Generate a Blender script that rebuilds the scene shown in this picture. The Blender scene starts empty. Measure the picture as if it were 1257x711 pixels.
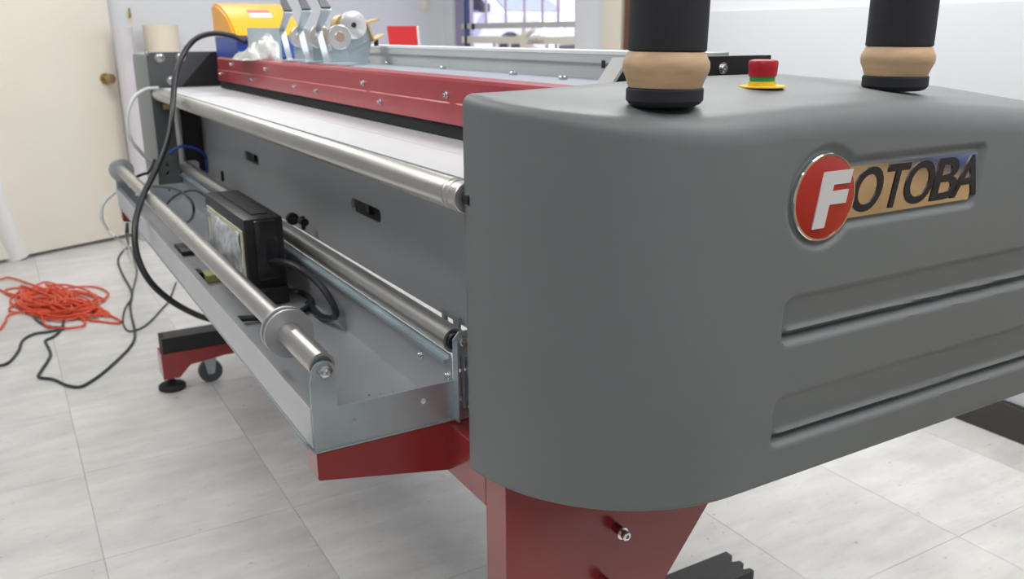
import bpy, bmesh, math, random
from mathutils import Vector, Matrix
random.seed(7)
C = bpy.context.scene.collection
SC = bpy.context.scene

# ------------------------------------------------------------------ camera
FPX = 1065.45; CX = 628.5; CY = 355.5; CH = 1.2
RW = ((0.8634, 0.0059, -0.5045), (-0.1480, 0.9587, -0.2421), (0.4823, 0.2837, 0.8288))
def _rot():
    y, a, r = -.527542, .2879665, -.0059136
    cy, sy, ca, sa, cr, sr = math.cos(y), math.sin(y), math.cos(a), math.sin(a), math.cos(r), math.sin(r)
    return (Matrix(((cr, -sr, 0), (sr, cr, 0), (0, 0, 1))) @ Matrix(((1, 0, 0), (0, ca, -sa), (0, sa, ca)))
            @ Matrix(((cy, 0, sy), (0, 1, 0), (-sy, 0, cy))))
RM = _rot()
cam = bpy.data.cameras.new('camera'); co = bpy.data.objects.new('camera', cam); C.objects.link(co)
cam.sensor_width = 36; cam.lens = FPX / 1257 * 36; cam.clip_start = .02; cam.clip_end = 300
def w2b(v): return Vector((v[0], v[2], -v[1]))
rx = w2b(RM[0]); dn = w2b(RM[1]); fw = w2b(RM[2])
M4 = Matrix.Identity(4)
for i in range(3):
    M4[i][0] = rx[i]; M4[i][1] = -dn[i]; M4[i][2] = -fw[i]
M4[2][3] = CH
co.matrix_world = M4
cam.dof.use_dof = True; cam.dof.focus_distance = 1.05; cam.dof.aperture_fstop = 8
SC.camera = co
def ray(px, py):
    v = RM.transposed() @ Vector(((px - CX) / FPX, (py - CY) / FPX, 1.0))
    return Vector((v[0], v[2], -v[1]))
def atz(px, py, z): r = ray(px, py); t = (z - CH) / r.z; return Vector((r.x * t, r.y * t, z))
def aty(px, py, y): r = ray(px, py); t = y / r.y; return Vector((r.x * t, y, CH + r.z * t))
def atx(px, py, x): r = ray(px, py); t = x / r.x; return Vector((x, r.y * t, CH + r.z * t))

# ------------------------------------------------------------------ world, lights, exposure
SC.view_settings.view_transform = 'Standard'; SC.view_settings.look = 'None'
SC.view_settings.gamma = 1; SC.view_settings.use_curve_mapping = False
SC.view_settings.exposure = 0.18
wd = bpy.data.worlds.new('world'); SC.world = wd; wd.use_nodes = True
nt = wd.node_tree; sky = nt.nodes.new('ShaderNodeTexSky'); sky.sky_type = 'NISHITA'
sky.sun_disc = False; sky.sun_elevation = math.radians(50); sky.sun_rotation = math.radians(120)
nt.links.new(sky.outputs[0], nt.nodes['Background'].inputs[0]); nt.nodes['Background'].inputs[1].default_value = .30
sl = bpy.data.lights.new('sun', 'SUN'); sl.energy = 8; sl.angle = .02; so = bpy.data.objects.new('sun', sl); C.objects.link(so)
so.rotation_euler = (math.radians(38), math.radians(-22), math.radians(20))
def area(name, loc, sx, sy, e, col=(1, 1, 1), rot=(0, 0, 0)):
    l = bpy.data.lights.new(name, 'AREA'); l.shape = 'RECTANGLE'; l.size = sx; l.size_y = sy; l.energy = e; l.color = col
    o = bpy.data.objects.new(name, l); C.objects.link(o); o.location = loc; o.rotation_euler = rot; return o
WARM = (1, .992, .975)
area('ceiling_light_far', (.6, 4.4, 2.62), 1.2, .5, 22, WARM)
area('ceiling_light_middle', (-.5, 2.1, 2.62), 1.2, .6, 27, WARM)
area('ceiling_light_rear', (1.7, 2.1, 2.62), .9, 1.2, 36, WARM)
area('ceiling_light_near', (-.6, -.6, 2.62), 1.4, .8, 24, WARM)
area('added_floor_fill', (1.5, -.1, 2.62), .8, 1.2, 24, WARM)  # added fill: brightens the near right floor that the red leg reflects

# ------------------------------------------------------------------ materials
def mat(name, col, rough=.5, metal=0., spec=.5, noise=0., nscale=8., bump=0., bscale=200., emit=None, coat=0., stretch=None, aniso=0):
    m = bpy.data.materials.new(name); m.use_nodes = True; n = m.node_tree; b = n.nodes['Principled BSDF']
    b.inputs['Base Color'].default_value = (*col, 1); b.inputs['Roughness'].default_value = rough
    b.inputs['Metallic'].default_value = metal; b.inputs['Specular IOR Level'].default_value = spec
    if coat: b.inputs['Coat Weight'].default_value = coat; b.inputs['Coat Roughness'].default_value = .1
    if aniso: b.inputs['Anisotropic'].default_value = aniso
    tc = n.nodes.new('ShaderNodeTexCoord'); mp = n.nodes.new('ShaderNodeMapping')
    n.links.new(tc.outputs['Object'], mp.inputs[0])
    if stretch: mp.inputs['Scale'].default_value = stretch
    if noise:
        t = n.nodes.new('ShaderNodeTexNoise'); t.inputs['Scale'].default_value = nscale; t.inputs['Detail'].default_value = 5
        n.links.new(mp.outputs[0], t.inputs['Vector'])
        r = n.nodes.new('ShaderNodeMapRange'); r.inputs['From Min'].default_value = .3; r.inputs['From Max'].default_value = .7
        r.inputs['To Min'].default_value = 1 - noise; r.inputs['To Max'].default_value = 1 + noise * .5
        n.links.new(t.outputs[0], r.inputs['Value'])
        mx = n.nodes.new('ShaderNodeVectorMath'); mx.operation = 'SCALE'; mx.inputs[0].default_value = col
        n.links.new(r.outputs[0], mx.inputs['Scale']); n.links.new(mx.outputs[0], b.inputs['Base Color'])
        if metal > .5:
            r2 = n.nodes.new('ShaderNodeMapRange'); r2.inputs['To Min'].default_value = rough * .75; r2.inputs['To Max'].default_value = rough * 1.25
            n.links.new(t.outputs[0], r2.inputs['Value']); n.links.new(r2.outputs[0], b.inputs['Roughness'])
    if bump:
        t = n.nodes.new('ShaderNodeTexNoise'); t.inputs['Scale'].default_value = bscale; n.links.new(mp.outputs[0], t.inputs['Vector'])
        bp = n.nodes.new('ShaderNodeBump'); bp.inputs['Strength'].default_value = bump; bp.inputs['Distance'].default_value = .001
        n.links.new(t.outputs[0], bp.inputs['Height']); n.links.new(bp.outputs[0], b.inputs['Normal'])
    if emit: b.inputs['Emission Color'].default_value = (*col, 1); b.inputs['Emission Strength'].default_value = emit
    return m
M = {}
M['cover'] = mat('grey_textured_plastic', (.168, .184, .187), .48, bump=.25, bscale=900, noise=.04, nscale=5)
M['plate'] = mat('dark_grey_powder_coat', (.075, .085, .092), .45, noise=.1)
M['black'] = mat('black_plastic', (.012, .012, .014), .42, noise=.1)
M['rubber'] = mat('black_rubber', (.016, .016, .018), .75)
M['foam'] = mat('black_foam', (.016, .017, .022), .8, bump=.3, bscale=500)
M['darkfelt'] = mat('black_brush_strip', (.012, .012, .013), .9)
M['red'] = mat('red_powder_coat', (.27, .020, .024), .32, noise=.05, coat=.7)
M['redhead'] = mat('red_anodised', (.42, .035, .045), .36, metal=.2, noise=.05, coat=.3)
M['alu'] = mat('light_grey_aluminium_paint', (.50, .52, .54), .38, metal=.35, noise=.04)
M['table'] = mat('pale_anodised_table', (.58, .60, .62), .42, metal=.15, noise=.03, nscale=3)
M['rail'] = mat('grey_green_rail_paint', (.47, .50, .495), .45, noise=.03)
M['panel'] = mat('grey_panel_paint', (.49, .515, .53), .45, metal=.1, noise=.05, nscale=3)
M['tray'] = mat('brushed_tray_sheet', (.46, .475, .50), .36, metal=.55, noise=.06, nscale=4)
M['lip'] = mat('white_grey_sheet', (.60, .60, .62), .5, metal=.1, noise=.05, nscale=4)
M['zinc'] = mat('galvanised_steel', (.52, .60, .64), .38, metal=.75, noise=.18, nscale=9)
M['steel'] = mat('brushed_steel_tube', (.60, .585, .56), .34, metal=.95, noise=.10, nscale=30, stretch=(1, .08, 1))
M['chrome'] = mat('chrome', (.8, .8, .8), .06, metal=1)
M['bolt'] = mat('bright_bolt_steel', (.62, .64, .66), .22, metal=1)
M['disc'] = mat('turned_aluminium', (.72, .72, .72), .33, metal=.85, noise=.06, nscale=20)
M['flange'] = mat('grey_turned_collar', (.55, .56, .57), .38, metal=.8, noise=.08, nscale=20)
M['wood'] = mat('turned_beech', (.58, .39, .23), .5, noise=.22, nscale=14, stretch=(1, 1, 5))
M['white'] = mat('white_plastic', (.8, .8, .8), .4)
M['letterw'] = mat('silver_white_letter', (.72, .73, .74), .35, metal=.2)
M['badge'] = mat('red_badge_enamel', (.42, .022, .014), .3, coat=.4)
M['wall'] = mat('white_wall_paint', (.72, .74, .77), .7, noise=.03, nscale=1.5)
M['walllow'] = mat('white_wall_panel', (.60, .63, .66), .6, noise=.03, nscale=1.5)
M['ceiling'] = mat('ceiling_paint', (.8, .8, .79), .8)
M['door'] = mat('cream_door_paint', (.80, .76, .66), .45, noise=.03, nscale=2)
M['cream'] = mat('cream_paper', (.80, .72, .57), .6, noise=.05)
M['cream2'] = mat('cream_frame_paint', (.75, .71, .60), .5)
M['wrap'] = mat('wrapped_paper_roll', (.66, .63, .66), .35, noise=.10, nscale=6)
M['paper'] = mat('white_paper', (.84, .83, .81), .55, noise=.03)
M['brass'] = mat('aged_brass', (.42, .30, .16), .28, metal=.9)
M['gold'] = mat('yellow_zinc', (.72, .52, .24), .4, metal=.5)
M['dark'] = mat('dark_joint', (.20, .19, .17), .9)
M['base'] = mat('dark_brown_baseboard', (.045, .038, .033), .5, noise=.1)
M['brown'] = mat('brown_wood_post', (.13, .045, .02), .5, noise=.2, nscale=10)
M['tanwood'] = mat('tan_wood', (.52, .34, .17), .45, noise=.15, nscale=6)
M['navy'] = mat('navy_plastic', (.03, .05, .16), .4)
M['yellow'] = mat('yellow_orange_plastic', (.90, .40, .02), .38)
M['blue'] = mat('blue_plastic', (.02, .06, .36), .4)
M['bluetube'] = mat('blue_tube', (.02, .07, .32), .35)
M['cord'] = mat('black_cord', (.012, .013, .016), .42)
M['cordgreen'] = mat('dark_green_grey_cord', (.03, .045, .045), .5)
M['orange'] = mat('orange_red_cord', (.72, .085, .03), .45)
M['clearish'] = mat('milky_tube', (.58, .60, .60), .35)
M['green'] = mat('green_plastic', (.02, .28, .06), .4)
M['estopred'] = mat('emergency_red', (.42, .008, .02), .38)
M['estopyel'] = mat('emergency_yellow', (.85, .55, .03), .5)
M['notered'] = mat('red_notebook_cover', (.55, .015, .02), .5)
M['label'] = mat('yellow_label', (.55, .50, .10), .5)
M['metalgrey'] = mat('grey_window_metal', (.55, .55, .52), .45, metal=.3)
M['carwhite'] = mat('white_car_paint', (.85, .84, .90), .25, coat=.6)
M['carglass'] = mat('car_glass', (.35, .40, .50), .08, metal=.3)
M['tyre'] = mat('tyre', (.03, .03, .035), .8)
M['asphalt'] = mat('concrete_yard', (.45, .43, .45), .9, noise=.2, nscale=2)
M['ext'] = mat('outside_wall', (.55, .50, .55), .9, noise=.2, nscale=1.5)
def pbag():
    m = mat('cloudy_plastic_film', (.75, .77, .74), .22, noise=.25, nscale=35, bump=1, bscale=60); b = m.node_tree.nodes['Principled BSDF']
    b.inputs['Alpha'].default_value = .72; return m
M['bag'] = pbag()
def glassmat():
    m = bpy.data.materials.new('window_glass'); m.use_nodes = True; n = m.node_tree; n.nodes.clear()
    o = n.nodes.new('ShaderNodeOutputMaterial'); t = n.nodes.new('ShaderNodeBsdfTransparent'); g = n.nodes.new('ShaderNodeBsdfGlossy')
    g.inputs['Roughness'].default_value = .03; t.inputs[0].default_value = (.92, .87, .95, 1)
    x = n.nodes.new('ShaderNodeMixShader'); x.inputs[0].default_value = .05
    n.links.new(t.outputs[0], x.inputs[1]); n.links.new(g.outputs[0], x.inputs[2]); n.links.new(x.outputs[0], o.inputs[0])
    return m
M['glass'] = glassmat()
def tilemat(k):
    base = [(.73, .72, .695), (.72, .71, .685), (.74, .73, .705)][k]
    m = bpy.data.materials.new('marbled_vinyl_tile'); m.use_nodes = True; n = m.node_tree; L = n.links; b = n.nodes['Principled BSDF']
    b.inputs['Roughness'].default_value = .38
    g = n.nodes.new('ShaderNodeNewGeometry')
    def noise(scale, sc, det=6):
        mp = n.nodes.new('ShaderNodeMapping'); mp.inputs['Scale'].default_value = sc; mp.inputs['Location'].default_value = (k * 3.1, k * 1.7, 0)
        L.new(g.outputs['Position'], mp.inputs[0])
        t = n.nodes.new('ShaderNodeTexNoise'); t.inputs['Scale'].default_value = scale; t.inputs['Detail'].default_value = det; t.inputs['Roughness'].default_value = .6
        L.new(mp.outputs[0], t.inputs['Vector']); return t
    def ramp(src, a, b_, c0, c1):
        r = n.nodes.new('ShaderNodeMapRange'); r.inputs['From Min'].default_value = a; r.inputs['From Max'].default_value = b_
        r.inputs['To Min'].default_value = c0; r.inputs['To Max'].default_value = c1; L.new(src.outputs[0], r.inputs['Value']); return r
    def mul(x, y):
        q = n.nodes.new('ShaderNodeMath'); q.operation = 'MULTIPLY'; L.new(x.outputs[0], q.inputs[0]); L.new(y.outputs[0], q.inputs[1]); return q
    vein = ramp(noise(8, (.45, 1.6, 1)), .38, .62, .91, 1.05)      # soft marbling along the width of the room
    fine = ramp(noise(60, (.3, 1.6, 1), 3), .55, .75, 1, .88)
    dirt = ramp(noise(34, (1, 1.5, 1), 5), .66, .73, 1, .5)
    cloud = ramp(noise(1.6, (1, 1, 1), 4), .35, .65, .82, 1.05)
    v = mul(mul(vein, fine), mul(dirt, cloud))
    s = n.nodes.new('ShaderNodeVectorMath'); s.operation = 'SCALE'; s.inputs[0].default_value = base
    L.new(v.outputs[0], s.inputs['Scale']); L.new(s.outputs[0], b.inputs['Base Color'])
    return m
TILE = [tilemat(k) for k in range(3)]

# ------------------------------------------------------------------ mesh helpers
def nb(): return bmesh.new()
def box(bm, x0, x1, y0, y1, z0, z1, bev=0.):
    r = bmesh.ops.create_cube(bm, size=1)
    vs = r['verts']
    for v in vs:
        v.co = Vector((x0 + (v.co.x + .5) * (x1 - x0), y0 + (v.co.y + .5) * (y1 - y0), z0 + (v.co.z + .5) * (z1 - z0)))
    if bev:
        es = list({e for v in vs for e in v.link_edges})
        bmesh.ops.bevel(bm, geom=es, offset=bev, segments=2, profile=.6, affect='EDGES')
    return bm
AX = {'x': (1, 2, 0), 'y': (0, 2, 1), 'z': (0, 1, 2)}
def plate(bm, axis, a0, a1, outer, holes=()):
    """flat sheet with holes: outline in the two other coordinates (in x,y,z order), extruded from a0 to a1 along axis"""
    t = nb(); i, j, k = AX[axis]; es = []
    for loop in [outer] + list(holes):
        vs = []
        for p in loop:
            c = [0, 0, 0]; c[i] = p[0]; c[j] = p[1]; c[k] = a0; vs.append(t.verts.new(c))
        for q in range(len(vs)): es.append(t.edges.new((vs[q], vs[(q + 1) % len(vs)])))
    r = bmesh.ops.triangle_fill(t, use_beauty=True, use_dissolve=False, edges=es)
    fs = [g for g in r['geom'] if isinstance(g, bmesh.types.BMFace)]
    e = bmesh.ops.extrude_face_region(t, geom=fs)
    for v in e['geom']:
        if isinstance(v, bmesh.types.BMVert): v.co[k] = a1
    bmesh.ops.recalc_face_normals(t, faces=t.faces)
    me = bpy.data.meshes.new('t'); t.to_mesh(me); t.free(); bm.from_mesh(me); bpy.data.meshes.remove(me); return bm
def circ(u, v, r, n=16): return [(u + r * math.cos(2 * math.pi * q / n), v + r * math.sin(2 * math.pi * q / n)) for q in range(n)]
def rrect(u0, u1, v0, v1, r, n=4):
    o = []
    for (cu, cv, a) in ((u1 - r, v1 - r, 0), (u0 + r, v1 - r, 90), (u0 + r, v0 + r, 180), (u1 - r, v0 + r, 270)):
        for q in range(n + 1):
            t = math.radians(a + 90 * q / n); o.append((cu + r * math.cos(t), cv + r * math.sin(t)))
    return o
def frame_for(d):
    d = d.normalized(); up = Vector((0, 0, 1)) if abs(d.z) < .9 else Vector((1, 0, 0))
    a = d.cross(up).normalized(); return a, a.cross(d).normalized()
def lathe(bm, org, d, prof, n=32):
    """prof: list of (distance along d, radius)"""
    org = Vector(org); d = Vector(d).normalized(); a, b = frame_for(d); rings = []
    for (t, r) in prof:
        if r <= 1e-6: rings.append([bm.verts.new(org + d * t)]); continue
        rings.append([bm.verts.new(org + d * t + (a * math.cos(2 * math.pi * q / n) + b * math.sin(2 * math.pi * q / n)) * r) for q in range(n)])
    for A, B in zip(rings, rings[1:]):
        for q in range(n):
            if len(A) == 1 and len(B) == 1: continue
            if len(A) == 1: f = (A[0], B[(q + 1) % n], B[q])
            elif len(B) == 1: f = (A[q], A[(q + 1) % n], B[0])
            else: f = (A[q], A[(q + 1) % n], B[(q + 1) % n], B[q])
            try: bm.faces.new(f)
            except ValueError: pass
    for r_, e in ((rings[0], 0), (rings[-1], 1)):
        if len(r_) > 2:
            try: bm.faces.new(r_)
            except ValueError: pass
    return bm
def cyl(bm, p0, p1, r, n=24, bev=0.):
    p0 = Vector(p0); p1 = Vector(p1); L = (p1 - p0).length
    pr = [(0, r), (L, r)] if not bev else [(0, r - bev), (bev, r), (L - bev, r), (L, r - bev)]
    return lathe(bm, p0, p1 - p0, pr, n)
def spline(pts, sub=8):
    pts = [Vector(p) for p in pts]; P = [pts[0] * 2 - pts[1]] + pts + [pts[-1] * 2 - pts[-2]]; out = []
    for i in range(1, len(P) - 2):
        for s in range(sub):
            t = s / sub; a, b, c, d = P[i - 1], P[i], P[i + 1], P[i + 2]
            out.append(.5 * ((2 * b) + (c - a) * t + (2 * a - 5 * b + 4 * c - d) * t * t + (3 * b - a - 3 * c + d) * t ** 3))
    out.append(pts[-1]); return out
def tube(bm, pts, r, n=10, sub=8, smooth=True):
    P = spline(pts, sub) if smooth else [Vector(p) for p in pts]
    prev = None; rings = []
    for i, p in enumerate(P):
        d = (P[min(i + 1, len(P) - 1)] - P[max(i - 1, 0)])
        if d.length < 1e-9: d = Vector((0, 0, 1))
        d.normalize()
        if prev is None: a, b = frame_for(d)
        else:
            a = (prev - d * prev.dot(d))
            a = a.normalized() if a.length > 1e-6 else frame_for(d)[0]
            b = a.cross(d)
        prev = a
        rings.append([bm.verts.new(p + (a * math.cos(2 * math.pi * q / n) + b * math.sin(2 * math.pi * q / n)) * r) for q in range(n)])
    for A, B in zip(rings, rings[1:]):
        for q in range(n): bm.faces.new((A[q], A[(q + 1) % n], B[(q + 1) % n], B[q]))
    bm.faces.new(rings[0]); bm.faces.new(rings[-1]); return bm
def tube_mesh_smooth(me, ang=35):
    for p in me.polygons: p.use_smooth = True
    try: me.set_sharp_from_angle(angle=math.radians(ang))
    except Exception: pass
def wloc(o):
    v = Vector((0, 0, 0))
    while o: v += o.location; o = o.parent
    return v
def obj(name, bm, m, parent=None, loc=None, smooth=True, label=None, recalc=True):
    """link a world-space bmesh as one object, origin at parent's base (or loc)"""
    if recalc: bmesh.ops.recalc_face_normals(bm, faces=bm.faces)
    me = bpy.data.meshes.new(name)
    base = Vector(loc) if loc is not None else (wloc(parent) if parent else Vector((0, 0, 0)))
    bmesh.ops.translate(bm, verts=bm.verts, vec=-base)
    bm.to_mesh(me); bm.free()
    if smooth: tube_mesh_smooth(me)
    me.materials.append(M[m] if isinstance(m, str) else m)
    o = bpy.data.objects.new(name, me); C.objects.link(o)
    if parent: o.parent = parent; o.location = base - wloc(parent)
    else: o.location = base
    if label: o['label'] = label
    return o
def tag(o, label, cat, group=None):
    o['label'] = label; o['category'] = cat
    if group: o['group'] = group
    return o
def thing(name, loc, label, cat, group=None):
    o = bpy.data.objects.new(name, None); C.objects.link(o); o.location = loc; o.empty_display_size = .05
    return tag(o, label, cat, group)
def struct(o): o['kind'] = 'structure'; return o
def bolt_head(bm, p, d, r=.006, h=.004, washer=True):
    p = Vector(p); d = Vector(d).normalized()
    if washer: lathe(bm, p, d, [(0, r * 1.45), (h * .3, r * 1.45)], 20); p = p + d * h * .3
    lathe(bm, p, d, [(0, r), (h * .7, r), (h, r * .8), (h, r * .42), (h * .45, r * .38), (h * .45, 0)], 18)

# ================================================================== SETTING
XL, XR, YB, YF, ZC = -3.2, 2.55, -2.6, 5.85, 2.7
XW = 2.86                                               # recessed window wall
fl = struct(obj('floor', box(nb(), XL - .1, XW + .4, YB - .1, YF + .1, -.06, -.0026), 'dark'))
TX0, TX1P, TY0, TP, TQ = .0645, .4578, 2.052, .4578, .49
tme = {}
i0 = -3
for i in range(-4, 7):
    for j in range(-4, 8):
        x0 = TX0 + i * TP; y0 = TY0 + j * TQ
        x1 = min(x0 + TP, XW); y1 = min(y0 + TQ, YF)
        if x0 > XW - .05 or y0 > YF - .05 or y0 < -.9 or x0 < -1.9: continue
        if x0 < 0 and y0 < 1.0 and x0 < -1: continue
        b = box(nb(), x0 + .0006, x1 - .0006, y0 + .0006, y1 - .0006, -.003, 0)
        obj('tile', b, TILE[(i * 5 + j * 3) % 3], fl, smooth=False)
struct(obj('ceiling', box(nb(), XL - .1, XW + .3, YB - .1, YF + .1, ZC, ZC + .1), 'ceiling'))
struct(obj('wall_left', box(nb(), XL - .1, XL, YB, YF, 0, ZC), 'wall'))
struct(obj('wall_near', box(nb(), XL, XW, YB - .1, YB, 0, ZC), 'wall'))
struct(obj('wall_back', box(nb(), XL, XW + .2, YF, YF + .12, 0, ZC), 'wall'))
# right wall: near stretch stands proud of the window stretch behind it
YJ = 3.12
wr = struct(obj('wall_right', box(nb(), XR, XR + .12, YB, YJ, 0, ZC), 'wall'))
obj('wainscot_panel', box(nb(), XR - .012, XR - .0005, YB, YJ - .03, .11, 1.277, .002), 'walllow', wr)
obj('return_face', box(nb(), XR + .12, XW + .2, YJ - .1, YJ, 0, ZC), 'wall', wr)
struct(obj('baseboard_right', box(nb(), XR - .03, XR - .0125, YB, YJ - .03, 0, .105, .003), 'base'))
struct(obj('baseboard_back', box(nb(), .75, XW - .01, YF - .012, YF, 0, .1, .003), 'base'))
def yx(px, X=XW): return atx(px, 40, X).y
yA, yB, yC, yD, yE = yx(557), yx(706), yx(737), yx(762), yx(776)
zb, zt = .80, 2.15
ww = struct(obj('wall_window_side', box(nb(), XW, XW + .15, yA, YF, 0, ZC), 'wall'))
wn = nb(); box(wn, XW, XW + .15, YJ, yB, 0, ZC)
obj('wall_pier', wn, 'wall', ww)
obj('wall_header', box(nb(), XW, XW + .15, yB, yA, zt, ZC), 'wall', ww)
obj('wall_sill', box(nb(), XW, XW + .15, yB, yA, 0, zb), 'wall', ww)
# groove beside the door frame
struct(obj('trim_1', box(nb(), XW - .012, XW - .0005, yx(540.5), yx(538), 0, 2.2, .002), 'metalgrey'))
# cream vertical trim and brown post where the wall steps out
struct(obj('trim_2', box(nb(), XW - .05, XW - .0005, yx(762, XW - .05), yx(738, XW - .05), 0, ZC - .01, .006), 'cream2'))
struct(obj('trim_3', box(nb(), XW - .085, XW - .0005, yx(777, XW - .085), yx(765, XW - .085), 0, ZC - .01, .008), 'brown'))
# window: outer frame, sash, pane, rails
win = struct(obj('window_1', plate(nb(), 'x', XW + .03, XW + .09, [(yB, zb), (yA, zb), (yA, zt), (yB, zt)],
      [[(yB + .05, zb + .05), (yA - .13, zb + .05), (yA - .13, zt - .05), (yB + .05, zt - .05)]]), 'metalgrey', smooth=False))
obj('window_pane', box(nb(), XW + .055, XW + .06, yB + .045, yA - .125, zb + .045, zt - .045), 'glass', win, smooth=False)
obj('dark_seal', box(nb(), XW + .005, XW + .028, yx(572.5), yx(569.5), zb, zt), 'navy', win)
obj('side_light', box(nb(), XW + .012, XW + .028, yx(569), yx(558), zb, zt), mat('violet_glass', (.30, .27, .42), .15), win)
def zx(px, py, X): return atx(px, py, X).z
for k, (ya, yb_, r_) in enumerate(((34, 27, .012), (52.5, 45.5, .013))):
    p0 = atx(583, ya, XW - .02); p1 = atx(704, yb_, XW - .02)
    z = (p0.z + p1.z) / 2
    b = nb(); box(b, XW + .005, XW + .028, yB - .01, yA - .11, p0.z * .5 + z * .5 - r_, p1.z * .5 + z * .5 + r_)
    obj('window_rail', b, 'metalgrey' if k == 0 else 'cream2', win)
for px in (607, 625, 640, 652, 672, 683):
    y = yx(px, XW + .12); obj('window_bar', cyl(nb(), (XW + .12, y, zb), (XW + .12, y, zx(600, 50, XW)), .012, 10), 'cream2', win)
for px in (598, 622, 645, 667, 686):
    y = yx(px, XW + .14); obj('window_bar', cyl(nb(), (XW + .135, y, zx(600, 32, XW)), (XW + .135, y, zt), .010, 10), 'cream2', win)
obj('sill_board', box(nb(), XW - .06, XW + .05, yB, yA - .1, zb - .03, zb, .004), 'white', win)
obj('frame_hinge', cyl(nb(), (XW + .0, yx(581), 1.22), (XW + .0, yx(581), 1.26), .012, 12), 'black', win)

# cream door at the left, ajar
dA = atz(-60, 337, 0); dB = atz(169, 289.5, 0); dB.y -= .0; dv = (dB - dA); dv.z = 0; dv.normalize(); dn_ = Vector((dv.y, -dv.x, 0))
dA = dB - dv * .95
def slab(bm, A, B, n_, t, z0, z1, bev=0):
    q = [A, B, B - n_ * t, A - n_ * t]
    vs = [bm.verts.new((p.x, p.y, z)) for z in (z0, z1) for p in q]
    for f in ((0, 1, 2, 3), (4, 5, 6, 7), (0, 1, 5, 4), (1, 2, 6, 5), (2, 3, 7, 6), (3, 0, 4, 7)): bm.faces.new([vs[g] for g in f])
    return bm
door = struct(obj('door_1', slab(nb(), dA, dB, dn_, .04, .022, 2.1), 'door', loc=dA))
kp = dB - dv * .075; kp.z = .955
kb = nb(); lathe(kb, kp, dn_, [(0, .032), (.006, .032), (.010, .013), (.035, .012), (.042, .024), (.055, .030), (.068, .026), (.074, 0)], 28)
obj('door_knob', kb, 'brass', door)
struct(obj('trim_4', slab(nb(), dA - dv * .12, dA - dv * .004, dn_, .10, 0, 2.2), 'door'))

# light switch on the back wall
sw = atx(521, 4, XW) if False else aty(521, 5, YF)
t = thing('light_switch', (sw.x, YF, sw.z - .04), 'small cream switch plate on the white back wall above the spiral notebook', 'switch')
obj('switch_plate', box(nb(), sw.x - .035, sw.x + .035, YF - .008, YF, sw.z - .05, sw.z + .05, .003), 'cream2', t)
obj('rocker', box(nb(), sw.x - .012, sw.x + .012, YF - .013, YF - .0085, sw.z - .02, sw.z + .02, .002), 'white', t)

# ================================================================== OUTSIDE
GZ = .49
struct(obj('yard', box(nb(), XW + .5, 40, -6, 45, GZ - .2, GZ), 'asphalt'))
struct(obj('yard_wall', box(nb(), 8, 30, 26, 26.3, GZ, GZ + 5), 'ext'))
def carpoint(px, py, d): r = ray(px, py); k = d / fw.dot(r); return Vector((r.x * k, r.y * k, CH + r.z * k))
wc = carpoint(629, 58, 15.5)
hd = (math.cos(math.radians(46)) * Vector((rx.x, rx.y, 0)).normalized() - math.sin(math.radians(46)) * Vector((fw.x, fw.y, 0)).normalized())
ang = math.atan2(hd.y, hd.x)
cg = thing('parked_car', (0, 0, 0), 'white car parked outside beyond the barred window', 'car')
cg.rotation_euler = (0, 0, ang)
# local: +x front, our side is -y ; front wheel at (1.3,-.78,.33)
lw = Vector((1.32, -.80, .33)); rotz = Matrix.Rotation(ang, 3, 'Z'); cg.location = wc - rotz @ lw; cg.location.z = GZ
def cpart(name, bm, m, par=None):
    bmesh.ops.recalc_face_normals(bm, faces=bm.faces)
    me = bpy.data.meshes.new(name); bm.to_mesh(me); bm.free(); tube_mesh_smooth(me); me.materials.append(M[m])
    o = bpy.data.objects.new(name, me); C.objects.link(o); o.parent = par or cg; return o
arch = lambda cx: [(cx + .40 * math.cos(math.radians(a)), .33 + .40 * math.sin(math.radians(a))) for a in range(180, -1, -20)]
prof = [(-2.2, .30)] + [p for p in arch(-1.35)] + [p for p in arch(1.32)] + [(2.12, .26), (2.22, .45), (2.20, .72), (2.05, .92), (1.05, 1.06), (-2.15, 1.08), (-2.25, .8)]
cpart('body', plate(nb(), 'y', -.86, .86, prof), 'carwhite')
b = nb()
gp = [(1.12, 1.04), (.25, 1.62), (-1.7, 1.64), (-2.15, 1.06)]
vs0 = [b.verts.new((x, -(.84 - .14 * (z > 1.2)), z)) for x, z in gp]; vs1 = [b.verts.new((x, (.84 - .14 * (z > 1.2)), z)) for x, z in gp]
b.faces.new(vs0); b.faces.new(vs1)
for q in range(4): b.faces.new((vs0[q], vs0[(q + 1) % 4], vs1[(q + 1) % 4], vs1[q]))
cab = cpart('cabin', b, 'carwhite')
b = nb(); q = [(1.085, -.74, 1.085), (1.085, .74, 1.085), (.305, .62, 1.60), (.305, -.62, 1.60)]
v = [b.verts.new(p) for p in q] + [b.verts.new((p[0] + .02, p[1], p[2] + .02)) for p in q]
for f in ((0, 1, 2, 3), (4, 5, 6, 7), (0, 1, 5, 4), (1, 2, 6, 5), (2, 3, 7, 6), (3, 0, 4, 7)): b.faces.new([v[g] for g in f])
cpart('windscreen', b, 'carglass')
b = nb(); q = [(.80, -.845, 1.10), (.20, -.745, 1.54), (-.5, -.745, 1.54), (-.5, -.845, 1.10)]
v = [b.verts.new(p) for p in q] + [b.verts.new((p[0], p[1] - .02, p[2])) for p in q]
for f in ((0, 1, 2, 3), (4, 5, 6, 7), (0, 1, 5, 4), (1, 2, 6, 5), (2, 3, 7, 6), (3, 0, 4, 7)): b.faces.new([v[g] for g in f])
cpart('side_glass', b, 'tyre')
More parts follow.
